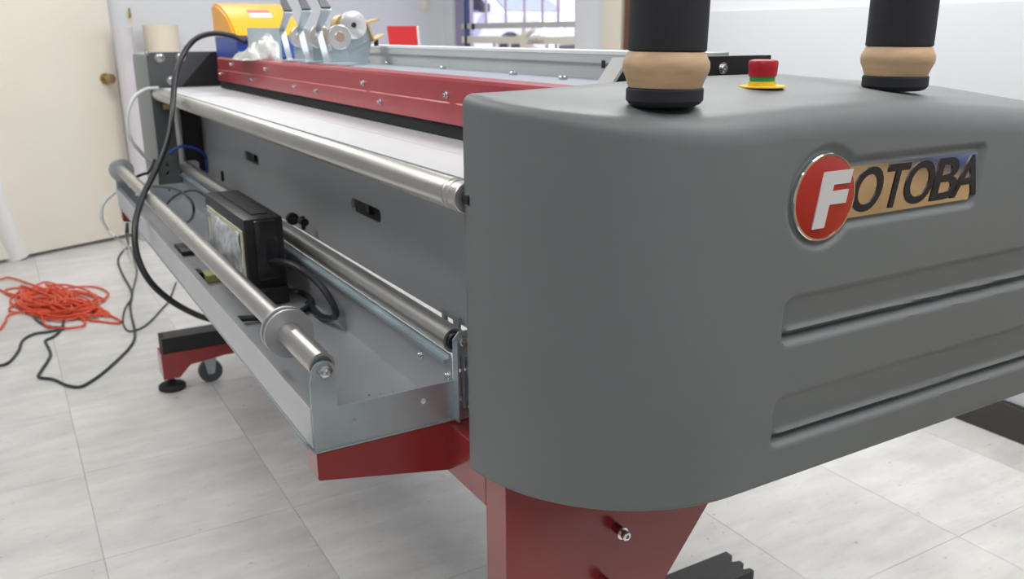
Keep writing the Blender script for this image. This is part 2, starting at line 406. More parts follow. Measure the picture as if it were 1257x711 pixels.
for cx in (1.32, -1.35):
    for s in (-1, 1):
        w = cpart('wheel', lathe(nb(), (cx, s * .66, .33), (0, s, 0), [(0, .2), (0, .31), (.03, .33), (.17, .33), (.2, .30), (.2, .21)], 28), 'tyre')
        cpart('rim', lathe(nb(), (cx, s * .70, .33), (0, s, 0), [(0, .21), (.15, .205), (.13, .12), (.165, .05), (.165, 0)], 20), 'metalgrey', w)
cpart('mirror', box(nb(), .72, .86, -1.08, -.90, 1.06, 1.22, .03), 'tyre')
cpart('headlight', box(nb(), 1.98, 2.21, -.82, -.5, .70, .84, .02), 'metalgrey')
cpart('headlight', box(nb(), 1.98, 2.21, .5, .82, .70, .84, .02), 'metalgrey')
cpart('grille', box(nb(), 2.1, 2.235, -.4, .4, .62, .80, .01), 'metalgrey')
cpart('lower_grille', box(nb(), 2.1, 2.245, -.55, .55, .36, .50, .01), 'tyre')
# white branching ornament on the sill
op = atx(644, 60, XW - .02)
orn = thing('branching_ornament', (XW - .03, op.y, zb), 'pale white branching ornament in a white vase on the window sill', 'ornament')
zo = lambda py: atx(644, py, XW - .03).z
obj('vase', lathe(nb(), (XW - .03, op.y, zb), (0, 0, 1), [(0, .03), (0.01, .045), (.14, .05), (.24, .026), (.30, .022), (.30, 0)], 20), 'white', orn)
for (px, py) in ((636, 44), (655, 37), (662, 46), (643, 35), (661, 62)):
    e = atx(px, py, XW - .03); obj('branch', tube(nb(), [(XW - .03, op.y, zb + .28), (XW - .03, (op.y * 2 + e.y) / 3, (zb + .3 + e.z) / 2 + .02), (XW - .03, e.y, e.z)], .014, 8), 'cream2', orn)

# ================================================================== MACHINE
YN, YFAR = 1.02, 3.0
mc = thing('sheet_cutting_machine', (.6, 2.0, 0), 'large grey and red roll cutting machine with steel rollers and moulded grey end cover', 'machine')
# ---- end cover (moulded plastic)
CX0, CX1, CY0, CY1, CZ0 = .45, 1.58, .66, .88, .67
def smooth(a, b, x): t = max(0, min(1, (x - a) / (b - a))); return t * t * (3 - 2 * t)
def ztop(x, y):
    z = 1.135 + .009 * smooth(.45, .80, x) - .020 * (CY1 - y) / .2
    if x > .92: z -= .078 * (x - .92) * smooth(.88, 1.0, x)
    if x > 1.29:
        u = min(1, (x - 1.29) / (CX1 - 1.29)); z -= .30 * (1 - math.sqrt(max(0, 1 - u * u)))
    return z
def outline(off=0.):
    """plan outline front -> round corner -> end face -> right; constant point count"""
    R = .235; r2 = .07; o = []
    x0 = CX0 + off; y0 = CY0 + off; x1 = CX1 - off
    o.append((x0, CY1))
    n = 36; cx, cy = CX0 + R, CY0 + R
    # superellipse-like corner: radius a bit more than the depth, clipped at CY1
    for q in range(n + 1):
        t = math.pi + (math.pi / 2) * q / n
        px, py = cx + (R - off) * math.cos(t), cy + (R - off) * math.sin(t)
        if py > CY1: continue
        o.append((px, py))
    xs = cx; step = .0035; k = int((CX1 - r2 - cx) / step)
    for q in range(1, k + 1): o.append((cx + (CX1 - r2 - cx) * q / k, y0))
    for q in range(1, 9):
        t = -math.pi / 2 + math.pi / 2 * q / 8; o.append((CX1 - r2 + (r2 - off) * math.cos(t), CY0 + r2 + (r2 - off) * math.sin(t)))
    o.append((x1, CY1)); return o
def outline_n(off):
    o = []
    for i, (x, y) in enumerate(O0):
        a = O0[max(i - 1, 0)]; c = O0[min(i + 1, NP - 1)]; dx, dy = c[0] - a[0], c[1] - a[1]; l = math.hypot(dx, dy)
        nx, ny = (-dy / l, dx / l)
        if i == 0: nx, ny = 1, 0
        if i == NP - 1: nx, ny = -1, 0
        if y >= CY1 - 1e-6: ny = 0
        o.append((x + nx * off, y + ny * off))
    return o
def rr_sd(u, v, u0, u1, v0, v1, r):
    cx, cy = (u0 + u1) / 2, (v0 + v1) / 2; dx = abs(u - cx) - (u1 - u0) / 2 + r; dy = abs(v - cy) - (v1 - v0) / 2 + r
    return math.hypot(max(dx, 0), max(dy, 0)) + min(max(dx, dy), 0) - r
BX, BZ, BR = .796, 1.0185, .0505           # badge disc
PX0, PX1, PZ0, PZ1 = .82, 1.074, .9895, 1.0505
def recess(x, z):
    d = 0.
    for (u0, u1, v0, v1) in ((.744, 1.50, .846, .908), (.741, 1.50, .716, .785)):
        s = rr_sd(x, z, u0, u1, v0, v1, .018)
        if s < 0:
            h = v1 - z; H_ = v1 - v0
            m_ = smooth(0, .0035, -s); e_ = smooth(u0 + .002, u0 + .022, x)
            wedge = .0025 + .005 * min(1, h / (H_ - .022))
            wedge *= smooth(v0 - .002, v0 + .012, z)
            ridge = .0045 * math.exp(-((z - (v0 + .0185)) / .0035) ** 2) * e_
            grv = .0075 * math.exp(-((z - (v0 + .0095)) / .0045) ** 2)
            d = max(d, m_ * (wedge - ridge + grv))
    s1 = math.hypot(x - BX, z - BZ) - (BR + .0045)
    s2 = rr_sd(x - (z - 1.02) * .12, z, PX0, PX1 + .009, PZ0 - .006, PZ1 + .006, .006)
    s = min(s1, s2)
    d = max(d, .006 * smooth(.006, -.001, s))
    return d
b = nb()
O0 = outline(0); NP = len(O0); rows = []
FRs = [.013 + .019 * smooth(.0, .22, x - CX0) for x, y in O0]
flat = (.66 + 0)
ON1 = outline_n(.01)
# bottom rolled-in lip
lev = [('lip', -.012, .0), ('lip', -.004, .004)]
nz = 128
def newrow(fn): rows.append([b.verts.new(fn(i)) for i in range(NP)])
Oin = outline_n(.012); Oin2 = outline_n(.003)
newrow(lambda i: (Oin[i][0], Oin[i][1], CZ0 + .001))
newrow(lambda i: (Oin2[i][0], Oin2[i][1], CZ0))
for k in range(nz + 1):
    f = k / nz
    def fn(i, f=f):
        x, y = O0[i]; zt_ = ztop(x, y) - FRs[i]; z = CZ0 + .003 + (zt_ - CZ0 - .003) * f
        dd = recess(x, z) if y < CY0 + .001 else 0
        return (x, y + dd, z)
    newrow(fn)
for a in (15, 30, 45, 60, 75, 90):
    t = math.radians(a)
    def fn(i, t=t):
        x, y = O0[i]; xn, yn = ON1[i]; q = FRs[i] * (1 - math.cos(t)) / .01
        return (x + (xn - x) * q, y + (yn - y) * q, ztop(x, y) - FRs[i] + FRs[i] * math.sin(t))
    newrow(fn)
for A, B in zip(rows, rows[1:]):
    for i in range(NP - 1): b.faces.new((A[i], A[i + 1], B[i + 1], B[i]))
# top skin from the inner loop straight back to CY1
last = rows[-1]; prevr = last
NB = 8
for k in range(1, NB + 1):
    cur = []
    for i in range(NP):
        c = last[i].co; y = c.y + (CY1 - c.y) * k / NB
        if abs(c.y - CY1) < 1e-6: cur.append(prevr[i]); continue
        cur.append(b.verts.new((c.x, y, ztop(c.x, y))))
    for i in range(NP - 1):
        q = []
        for vv in (prevr[i], prevr[i + 1], cur[i + 1], cur[i]):
            if vv not in q: q.append(vv)
        if len(q) >= 3:
            try: b.faces.new(q)
            except ValueError: pass
    prevr = cur
cov = obj('end_cover', b, 'cover', mc)
sm = cov.modifiers.new('shell', 'SOLIDIFY'); sm.thickness = .004; sm.offset = -1
for p in cov.data.polygons: p.use_smooth = True
try: cov.data.set_sharp_from_angle(angle=math.radians(50))
except Exception: pass
# badge: chrome plate, red disc, letters
FY = CY0 + .006
pl = nb(); sh = lambda x, z: x + (z - 1.02) * .12
plate(pl, 'y', FY - .0035, FY, [(BX, PZ0), (sh(PX1, PZ0), PZ0), (sh(PX1, PZ1), PZ1), (BX, PZ1)])
M['badgeplate'] = mat('polished_badge_plate', (.80, .80, .80), .10, metal=1)
obj('badge_plate', pl, 'badgeplate', cov, label='mirror-bright badge plate', smooth=False)
obj('badge_rim', lathe(nb(), (BX, FY, BZ), (0, -1, 0), [(0, BR), (.005, BR), (.006, BR - .001), (.006, BR - .003), (.0045, BR - .003)], 64), 'chrome', cov)
obj('badge_disc', lathe(nb(), (BX, FY - .002, BZ), (0, -1, 0), [(0, BR - .0028), (.0035, BR - .0028), (.0052, BR - .012), (.006, .02), (.0062, 0)], 64), 'badge', cov)
def glyph(ch, x0, x1, z0, z1, shear, y, depth, m, bold):
    cu = bpy.data.curves.new('g', 'FONT'); cu.body = ch; cu.extrude = .02; cu.offset = bold; cu.resolution_u = 6
    o = bpy.data.objects.new('g', cu); C.objects.link(o)
    me = bpy.data.meshes.new_from_object(o.evaluated_get(bpy.context.evaluated_depsgraph_get()))
    bpy.data.objects.remove(o); bpy.data.curves.remove(cu)
    xs = [v.co.x for v in me.vertices]; ys = [v.co.y for v in me.vertices]
    ax, bx_, ay, by = min(xs), max(xs), min(ys), max(ys); W = x1 - x0
    g = nb(); g.from_mesh(me); bpy.data.meshes.remove(me)
    for v in g.verts: v.co.x += shear * (z1 - z0) / (x1 - x0) * (v.co.y - ay) / (by - ay) * (bx_ - ax)
    ax = min(v.co.x for v in g.verts); bx_ = max(v.co.x for v in g.verts)
    for v in g.verts:
        u = (v.co.x - ax) / (bx_ - ax); w = (v.co.y - ay) / (by - ay); d = y - depth * (1 if v.co.z > 0 else 0)
        zz = z0 + w * (z1 - z0); v.co = Vector((x0 + u * W, d, zz))
    return obj('letter', g, m, cov, smooth=False)
bpy.context.view_layer.update()
def ZX(px, py): p = aty(px, py, FY); return p.x, p.z
for ch, (l, r) in zip('OTOBA', ((1041.5, 1082), (1082.5, 1114), (1104.5, 1144), (1136.5, 1173), (1160.5, 1197.5))):
    x0 = ZX(l, 250)[0]; x1 = ZX(r, 212)[0]
    glyph(ch, x0, x1, .9945, 1.0475, .22, FY - .0035, .0012, 'black', .016)
glyph('F', ZX(989, 275)[0], ZX(1039, 215)[0], BZ - .034, BZ + .030, .26, FY - .0078, .0015, 'letterw', .05)

# ---- emergency stop on the cover
ep = Vector((.905, .865 - .03, 0)); ez = 1.134
for _ in range(20): ep = atz(935, 107, ez); ez = .5 * ez + .5 * (ztop(ep.x, ep.y) + .0005)
es = obj('emergency_stop', lathe(nb(), (ep.x, ep.y, ez), (0, 0, 1), [(0, .0275), (.0012, .0275), (.002, .0265), (.002, 0)], 40), 'estopyel', mc, label='yellow round plate of the emergency stop')
obj('collar', lathe(nb(), (ep.x, ep.y, ez + .002), (0, 0, 1), [(0, .0165), (.005, .0165), (.005, .013)], 32), 'estopyel', es, label='yellow collar')
obj('collar', lathe(nb(), (ep.x, ep.y, ez + .007), (0, 0, 1), [(0, .0150), (.006, .0150), (.006, .012)], 32), 'green', es, label='green collar')
obj('push_button', lathe(nb(), (ep.x, ep.y, ez + .013), (0, 0, 1), [(0, .0165), (.010, .0175), (.016, .0178), (.0185, .0165), (.0195, .012), (.0185, 0)], 36), 'estopred', es, label='red mushroom button')

# ---- far end: dark side plate and its cover
YP = 3.04
b = nb(); plate(b, 'y', YP, YP + .012, rrect(.437, 1.30, .60, 1.146, .008), [circ(.47, .80, .006, 12), circ(.47, .775, .006, 12)])
ep_ = obj('end_panel', b, 'plate', mc)
for (px, py) in ((196, 71), (222, 70), (211, 99), (180.5, 65.5), (247, 198)):
    p = aty(px, py, YP); g = nb(); bolt_head(g, (p.x, YP - .0003, p.z), (0, -1, 0), .011 if px not in (181, 180.5) else .005, .005); obj('bolt', g, 'bolt', ep_)
p = aty(205, 131, YP); obj('sticker', box(nb(), p.x - .012, p.x + .012, YP - .0012, YP - .0002, p.z - .008, p.z + .008), 'gold', ep_)
p = aty(233.5, 154, YP); obj('sticker', box(nb(), p.x - .012, p.x + .012, YP - .0012, YP - .0002, p.z - .009, p.z + .009), 'label', ep_)
obj('cable_gland', tube(nb(), [aty(229, 134, YP) + Vector((0, -.02, 0)), aty(232, 141, YP) + Vector((0, -.02, 0)), aty(236, 150, YP) + Vector((0, -.006, 0))], .007, 10), 'clearish', ep_)
b = nb(); box(b, .62, .70, YP - .012, YP - .0005, 1.04, 1.143); obj('inner_black_plate', plate(nb(), 'y', YP - .010, YP - .0005, [(.535, 1.04), (.95, 1.04), (.95, 1.143), (.635, 1.143)]), 'black', ep_, smooth=False)
obj('rear_cover', box(nb(), .4375, 1.28, YP + .0125, YP + .34, .62, 1.142, .018), mat('light_grey_cover', (.26, .28, .27), .5), mc)
# second dark plate under the table (inner) and its silver post
b = nb(); plate(b, 'y', YP - .035, YP - .03, [(.50, .70), (.575, .70), (.575, 1.01), (.50, 1.01)])
ip = obj('inner_plate', b, 'black', mc, smooth=False)
p0, p1 = aty(216, 128, YP - .05), aty(226, 205, YP - .05)
obj('vertical_post', cyl(nb(), (p0.x, YP - .048, p0.z), (p0.x, YP - .048, p1.z), .011, 16), 'steel', mc)
# black square bracket with holes, in front of far plate
a0, a1 = aty(190, 193, 3.0), aty(224, 235, 3.0)
b = nb(); plate(b, 'y', 3.005, 3.012, [(a0.x, a1.z), (a0.x + .075, a1.z), (a0.x + .075, a0.z + .012), (a0.x + .012, a0.z + .018)],
                [circ(a0.x + .035, a0.z - .028, .006, 12), circ(a0.x + .035, a0.z - .055, .006, 12)])
obj('roller_bracket_plate', b, 'plate', mc)
# ---- top roller
RT = (.4575, 1.016); r = .0185
b = nb(); lathe(b, (RT[0], .885, RT[1]), (0, 1, 0), [(0, .011), (0, r - .001), (.001, r), (.018, r), (.019, r - .0018), (.021, r - .0018), (.022, r), (.030, r), (.031, r - .0015), (.033, r - .0015), (.034, r), (.040, r), (.041, r + .0003), (YP - .005 - .885, r + .0003)], 48)
tr = obj('top_roller', b, 'steel', mc)
obj('axle', cyl(nb(), (RT[0], .87, RT[1]), (RT[0], .8845, RT[1]), .009, 20), 'black', tr)
# ---- table
b = nb(); plate(b, 'y', .885, YP - .03, [(RT[0] + .004, 1.0365), (.5475, 1.0375), (.5475, 1.033), (RT[0] + .006, 1.032)])
tb = obj('table_front_strip', b, 'table', mc, smooth=False)
b = nb(); plate(b, 'y', .885, YP - .03, [(.5485, 1.0375), (1.0, 1.0375), (1.0, 1.03), (.5485, 1.033)])
obj('table_plate', b, 'table', mc, smooth=False)
obj('table_edge_support', box(nb(), .485, .56, .886, YP - .04, .995, 1.0315), 'alu', mc, smooth=False)
# ---- cutting head housing (red) with black brush strip
YH0, YH1 = .89, 2.90
prof = [(.621, 1.0605), (.6205, 1.0925), (.6235, 1.0945), (.6235, 1.1265), (.626, 1.1315), (.676, 1.1315), (.676, 1.0605)]
b = nb(); plate(b, 'y', YH0, YH1, prof); hh = obj('cutting_head_housing', b, 'redhead', mc, smooth=False, label='long red metal housing')
obj('brush_strip', box(nb(), .6245, .675, YH0, YH1 - .01, 1.038, 1.060), 'darkfelt', mc, label='black strip below the red housing')
for (px, py) in ((284.5, 79), (327, 85), (446.5, 102), (548.5, 116.5)):
    p = atx(px, py, .6235); g = nb(); bolt_head(g, (.6233, p.y, p.z), (-1, 0, 0), .0042, .005); obj('screw', g, 'bolt', hh)
for (px, py) in ((271.5, 90.5), (310.5, 97.5), (362.5, 106), (389, 111.5), (467.5, 125)):
    p = atx(px, py, .6205); g = nb(); bolt_head(g, (.6203, p.y, p.z), (-1, 0, 0), .0036, .0055); obj('screw', g, 'bolt', hh)
# ---- deck plate behind, with screws
b = nb(); box(b, .6765, .835, YH0, YP - .02, 1.120, 1.1285); dk = obj('deck_plate', b, mat('blue_grey_deck', (.50, .54, .62), .28, metal=.5, noise=.06), mc, smooth=False)
for (px, py) in ((420, 76), (446, 76.5), (452, 77), (475, 79), (543.5, 85), (630, 92.3), (405, 72), (691, 98)):
    p = atz(px, py, 1.1285); g = nb(); bolt_head(g, (p.x, p.y, 1.1283), (0, 0, 1), .007, .0065, False); obj('screw', g, 'bolt', dk)
# ---- long rail behind
b = nb(); plate(b, 'y', .936, 2.72, [(.835, 1.10), (.835, 1.1535), (.829, 1.1535), (.829, 1.1665), (.90, 1.1715), (.90, 1.10)])
rl = obj('back_rail', b, 'rail', mc, smooth=False)
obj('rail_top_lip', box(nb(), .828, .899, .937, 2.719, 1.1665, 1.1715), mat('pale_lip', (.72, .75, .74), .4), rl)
p = aty(741, 79, .92); p = atx(741, 79, .829); obj('rail_slot', rail_slot := box(nb(), .8275, .8289, p.y - .004, p.y + .004, p.z - .006, p.z + .006), 'black', rl)
obj('rear_deck', box(nb(), .9005, 1.35, .94, YP - .03, 1.085, 1.10), 'alu', mc, smooth=False)
# black end arm
b = nb(); q0 = aty(741, 101, .915); q1 = aty(770, 77, .915); q2 = aty(940, 68, .915); q3 = aty(940, 92, .915)
plate(b, 'y', .905, .93, [(q0.x, q0.z - .012), (q1.x - .004, q1.z + .006), (q2.x, q2.z + .0005), (q3.x, q3.z - .02)])
ar = obj('end_arm', b, 'black', mc, smooth=False)
obj('arm_edge', plate(nb(), 'y', .902, .934, [(q0.x - .0055, q0.z - .012), (q1.x - .0095, q1.z + .006), (q1.x - .0045, q1.z + .006), (q0.x - .0005, q0.z - .012)]), 'rail', ar, smooth=False)
p = aty(887, 83, .905); g = nb(); bolt_head(g, (p.x, .9048, p.z - .001), (0, -1, 0), .0055, .004); obj('screw', g, 'bolt', ar)

# ---- front panel with slots
XPn = .58
hs = []
for (c0, c1, c2, c3) in (((300, 184), (318, 204), 0, 0), ((431, 243), (468, 274), 0, 0)):
    A = atx(*c0, XPn); B = atx(*c1, XPn); zc = (A.z + B.z) / 2
    hs.append((B.y, A.y, zc - .013, zc + .013))
b = nb()
plate(b, 'x', XPn, XPn + .003, [(.90, .7625), (YP - .001, .7505), (YP - .001, 1.02), (.90, 1.02)], [rrect(*h, .012) for h in hs] + [rrect(1.06, 1.10, .775, .79, .002)])
fp = obj('front_panel', b, 'panel', mc, smooth=False)
for h in hs:
    g = nb(); plate(g, 'x', XPn + .014, XPn + .04, [(h[0] - .02, h[2] - .012), (h[1] + .02, h[2] - .012), (h[1] + .02, h[3] + .012), (h[0] - .02, h[3] + .012)])
    obj('slot_backing', g, 'black', fp, smooth=False)
    ym = (h[0] + h[1]) / 2
    obj('slot_divider', box(nb(), XPn + .006, XPn + .0139, ym - .002, ym + .002, h[2] + .003, h[3] - .003), 'black', fp)
    obj('slot_latch', box(nb(), XPn + .008, XPn + .0139, ym + .006, ym + .02, h[2] + .006, h[3] - .008), 'plate', fp)
g = nb(); p = atx(551, 381, XPn); plate(g, 'x', XPn - .008, XPn - .004, [(p.y - .05, .745), (p.y + .01, .745), (p.y + .01, .775), (p.y - .05, .775)], [rrect(p.y - .03, p.y - .004, .757, .768, .003)])
obj('panel_clip', g, 'zinc', fp)

# ---- tray
XT0, XT1, ZT = .295, .499, .675
b = nb(); tprof = [(XT0, ZT), (XT0, .733), (XT0 + .012, .733), (XT0 + .012, .731), (XT0 + .002, .731), (XT0 + .002, ZT + .002), (XT1 - .002, ZT + .002), (XT1 - .002, .765), (XT1, .765), (XT1, ZT)]
plate(b, 'y', YN + .004, YFAR, tprof)
ty = obj('tray', b, 'tray', mc, smooth=False)
obj('tray_front_skin', box(nb(), XT0 - .0012, XT0 - .0001, YN + .006, YFAR, ZT + .002, .733), 'lip', ty, smooth=False, label='pale outer face of the tray lip')
b = nb(); plate(b, 'y', YN - .002, YFAR, [(XT0 - .001, .672), (XT1, .672), (XT1, .6745), (XT0 - .001, .6745)])
obj('corner_flange', plate(nb(), 'y', YN - .002, YN + .03, [(XT0 - .018, .691), (XT0 - .0015, .672), (XT0 - .0015, .6745), (XT0 - .017, .693)]), 'zinc', mc, smooth=False)
obj('tray_base_sheet', b, 'zinc', mc, smooth=False)
for (px, py) in ((517, 436), (550, 461)):
    p = atx(px, py, XT1 - .002); g = nb(); bolt_head(g, (XT1 - .0021, p.y, p.z), (-1, 0, 0), .0045, .004); obj('rivet', g, 'bolt', ty)
for (px, py, rr_) in ((453, 485.5, .0016), (467, 484, .0008), (482, 481, .0008)):
    p = atz(px, py, ZT + .002); obj('hole', cyl(nb(), (p.x, p.y, ZT + .0021), (p.x, p.y, ZT + .0025), rr_, 10), 'black', ty)
# ---- bolted bracket plates at both ends of the tray
def bracket(y, far=False):
    t = .003
    out = [(XT0 - .0005, .6715), (.506, .6715), (.506, .732), (.3315, .7305), (.329, .733), (.329, .778)] + \
          [(.3130 + .0160 * math.cos(math.radians(a)), .782 + .0160 * math.sin(math.radians(a))) for a in range(10, 181, 17)] + [(XT0 - .0005, .77)]
    g = nb(); plate(g, 'y', y, y + t, out, [circ(.350, .706, .0035, 14), circ(.451, .711, .0040, 14)])
    o = obj('end_bracket', g, 'zinc', mc)
    g = nb(); plate(g, 'y', y - .012, y, [(.294, .6712), (.506, .6712), (.506, .6724), (.294, .6724)]); 
    if not far:
        g2 = nb(); p = Vector((.3145, y, .786))
        lathe(g2, p, (0, -1, 0), [(0, .0105), (.0018, .0105), (.0018, .007)], 24)
        lathe(g2, p + Vector((0, -.0015, 0)), (0, -1, 0), [(0, .0092), (.0065, .0092), (.0075, .0075), (.0075, 0)], 6)
        lathe(g2, p + Vector((0, -.009, 0)), (0, -1, 0), [(0, .005), (.004, .0034), (.0045, .0028), (.0045, 0)], 20)
        obj('nut', g2, 'bolt', o)
    g.free(); return o
bracket(YN); bracket(YFAR - .004, True)
# ---- front roller with collars
RF = (.3140, .790); r = .0172
b = nb(); lathe(b, (RF[0], YN + .006, RF[1]), (0, 1, 0), [(.001, 0), (.001, .010), (0, .010), (0, .0135), (.002, .0135), (.002, .0155), (0, .0155), (0, r), (YFAR - .012 - YN - .006, r), (YFAR - .012 - YN - .006, 0)], 48)
fr = obj('front_roller', b, 'steel', mc)
obj('bearing', lathe(nb(), (RF[0], YN + .0035, RF[1]), (0, 1, 0), [(0, .006), (0, .0115), (.002, .013), (.0024, .006)], 32), 'plate', fr)
def collar(y, n_=2):
    g = nb(); lathe(g, (RF[0], y, RF[1]), (0, 1, 0), [(0, r + .0003), (0, .0352), (.001, .036), (.005, .036), (.006, .0352), (.006, .025), (.017, .025), (.017, .0352), (.018, .036), (.022, .036), (.023, .0352), (.023, r + .0003)], 56)
    return obj('collar', g, 'flange', fr, label='turned grey collar on the front roller')
pc = None
for k in range(200):                                    # find where the axis passes under the photographed collar
    y = 1.1 + k * .002; v = RM @ Vector((RF[0], CH - RF[1], y)); px = FPX * v[0] / v[2] + CX
    if px < 356: pc = y; break
collar(pc); collar(YFAR - .03)
# ---- middle roller, its nut and its upright bracket
RMd = (.508, .786); r = .0180
b = nb(); lathe(b, (RMd[0], YN + .012, RMd[1]), (0, 1, 0), [(.002, 0), (.002, .010), (0, .010), (0, .0145), (.003, .0145), (.003, .0165), (0, .0165), (0, r), (YFAR - .03 - YN, r), (YFAR - .03 - YN, 0)], 48)
mr = obj('middle_roller', b, 'steel', mc)
g = nb(); lathe(g, (RMd[0], YN + .005, RMd[1]), (0, 1, 0), [(0, .007), (0, .013), (.007, .014), (.009, .007)], 32); obj('bearing', g, 'black', mr)
for far in (0, 1):
    y = YN - .002 if not far else YFAR - .01
    g = nb(); plate(g, 'y', y, y + .003, [(.4985, .672), (.552, .672), (.552, .795), (.543, .803), (.508, .803), (.4985, .792)], [rrect(.5045, .524, .742, .748, .0025), rrect(.5045, .524, .700, .706, .0025)])
    o = obj('roller_bracket', g, 'zinc', mc)
    if not far:
        g = nb(); box(g, .4985, .501, y - .012, y, .672, .792); obj('bracket_flange', g, 'zinc', o)
        obj('bracket_rib', box(nb(), .5085, .5125, y - .006, y - .0003, .69, .765), 'zinc', o)
        obj('bracket_rib', box(nb(), .516, .535, y - .009, y - .0003, .685, .765), 'zinc', o)
        g2 = nb(); p = Vector((.5125, y, .789)); lathe(g2, p, (0, -1, 0), [(0, .0072), (.006, .0072), (.0068, .006), (.0068, 0)], 6); lathe(g2, p + Vector((0, -.0068, 0)), (0, -1, 0), [(0, .0035), (.004, .0035), (.0045, 0)], 16)
        obj('nut', g2, 'bolt', o)
        g2 = nb(); bolt_head(g2, (.520, y - .009, .690), (0, -1, 0), .005, .004); obj('screw', g2, 'bolt', o)
b = nb(); plate(b, 'y', YN + .006, YFAR - .012, [(.4865, .758), (.4985, .758), (.4985, .769), (.4945, .769), (.4945, .763), (.4865, .763)])
obj('roller_rail', b, 'zinc', mc, smooth=False)
# small knobs on the middle roller support
for px, py in ((358, 268), (372, 272), (273, 215)):
    p = atx(px, py, .552); g = nb(); 
    lathe(g, (p.x, p.y, p.z), (0, -1, 0), [(0, .004), (.0, .014), (.012, .014), (.013, .006), (.03, .005), (.03, 0)], 18) if px < 370 and px > 300 else cyl(g, (p.x, p.y, p.z - .018), (p.x, p.y, p.z + .012), .0045, 10)
    if px == 372: cyl(g, (p.x, p.y - .014, p.z), (p.x, p.y + .014, p.z), .009, 14)
    obj('clamp_knob', g, 'black', mc)
b = nb(); plate(b, 'y', 1.03, YFAR - .02, [(.530, .742), (.566, .742), (.566, .745), (.530, .745)])
# ---- red support arms, beam, legs
def arm(y):
    g = nb(); plate(g, 'y', y, y + .045, [(.296, .634), (.298, .6320), (.516, .591), (.60, .591), (.60, .6705), (.296, .6705)])
    return obj('support_arm', g, 'red', mc, smooth=False)
arm(YN - .001); arm(YFAR - .045)
obj('cross_beam', box(nb(), .488, .56, .9105, 3.04, .5915, .668, .002), 'red', mc, smooth=False)
def leg(y0, y1, far=False):
    zt_ = .72; g = nb()
    if far: plate(g, 'y', y0, y1, [(.62, .16), (.75, .16), (.75, .95), (.62, .95)])
    else: plate(g, 'y', y0, y0 + .003, [(.488, .10), (.575, .10), (.66, .28), (.845, .525), (.93, .72), (.488, .72)])
    o = obj('leg', g, 'red', mc, smooth=False)
    if far: return o
    obj('leg_front_face', box(nb(), .488, .491, y0 + .003, y1, .10, .72), 'red', o, smooth=False)
    obj('leg_column', box(nb(), .70 if not far else .50, .80 if not far else .60, y1 + .01 if not far else y0 + .004, (1.11 if not far else y1 + .05), .16, .70), 'red', o, smooth=False)
    return o
lg = leg(.857, .909); leg(3.042, 3.10, True)
obj('inner_flange', box(nb(), .4915, .57, .9095, .9125, .12, .71), 'red', lg, smooth=False)
for (px, py) in ((758, 650), (741, 713)):
    p = aty(px, py, .857); d = Vector((0, -1, 0)); g = nb()
    lathe(g, (p.x - .004, .857, p.z + .004), d, [(0, .0075), (.016, .0075), (.016, .004)], 6); st = obj('stud', g, 'red', lg)
    g = nb(); lathe(g, (p.x - .004, .841, p.z + .004), d, [(0, .009), (.002, .009), (.002, .0065), (.011, .0065), (.012, .0055), (.012, .003), (.007, .0025), (.007, 0)], 24); obj('stud_screw', g, 'chrome', lg)
    g = nb(); lathe(g, (p.x - .004, .829 - .0002, p.z + .004), d, [(0, .003), (.0003, 0)], 12); g.free()
def foot(y, zt_=.20, xfront=.372, xback=1.152, far=False):
    w = .085
    g = nb(); q = [(xfront - .008, .147), (xfront - .008, .052), (xfront + .045, .052), (xfront + .085, .092), (xfront + .20, .105), (xback - .15, .105), (xback - .08, .092), (xback - .04, .052), (xback + .008, .052), (xback + .008, .147)]
    q = [(x, min(z, zt_ - .055)) for x, z in q]
    plate(g, 'y', y, y + w, q); o = obj('foot_beam', g, 'red', mc, smooth=False)
    g = nb(); plate(g, 'z', zt_ - .054, zt_, [(xfront, y + .004), (xfront, y + .022), (xfront + .012, y + .024), (xfront + .012, y + .036), (xfront, y + .038), (xfront, y + .05), (xfront + .012, y + .052), (xfront + .012, y + .062), (xfront, y + .064), (xfront, y + w - .004),
                    (xback, y + w - .004), (xback, y + .064), (xback - .014, y + .06), (xback - .014, y + .047), (xback, y + .043), (xback, y + .032), (xback - .014, y + .028), (xback - .014, y + .018), (xback, y + .014), (xback, y + .004)])
    obj('foot_block', g, 'black', o, smooth=False, label='black slotted block on the red foot beam')
    for xc in (xfront + .022, xback - .022):
        g = nb(); lathe(g, (xc, y + w / 2, 0), (0, 0, 1), [(0, .042), (.004, .046), (.014, .046), (.020, .040), (.024, .018), (.032, .014), (.032, .010), (.052, .010), (.052, 0)], 36)
        obj('levelling_foot', g, 'rubber', o)
    for xc in (xfront + .155, xback - .155):
        g = nb(); lathe(g, (xc, y + w / 2 - .014, .042), (0, 1, 0), [(0, .014), (0, .034), (.003, .041), (.025, .041), (.028, .034), (.028, .014)], 32); obj('caster_wheel', g, 'plate', o)
        g = nb()
        for s in (-1, 1): plate(g, 'y', y + w / 2 + s * .018 - .0015, y + w / 2 + s * .018 + .0015, [(xc - .012, .035), (xc + .012, .035), (xc + .024, .105), (xc - .024, .105)])
        cyl(g, (xc, y + w / 2 - .024, .042), (xc, y + w / 2 + .024, .042), .007, 14); obj('caster_fork', g, 'zinc', o)
    return o
foot(3.02, .20, far=True); foot(1.035, .183)

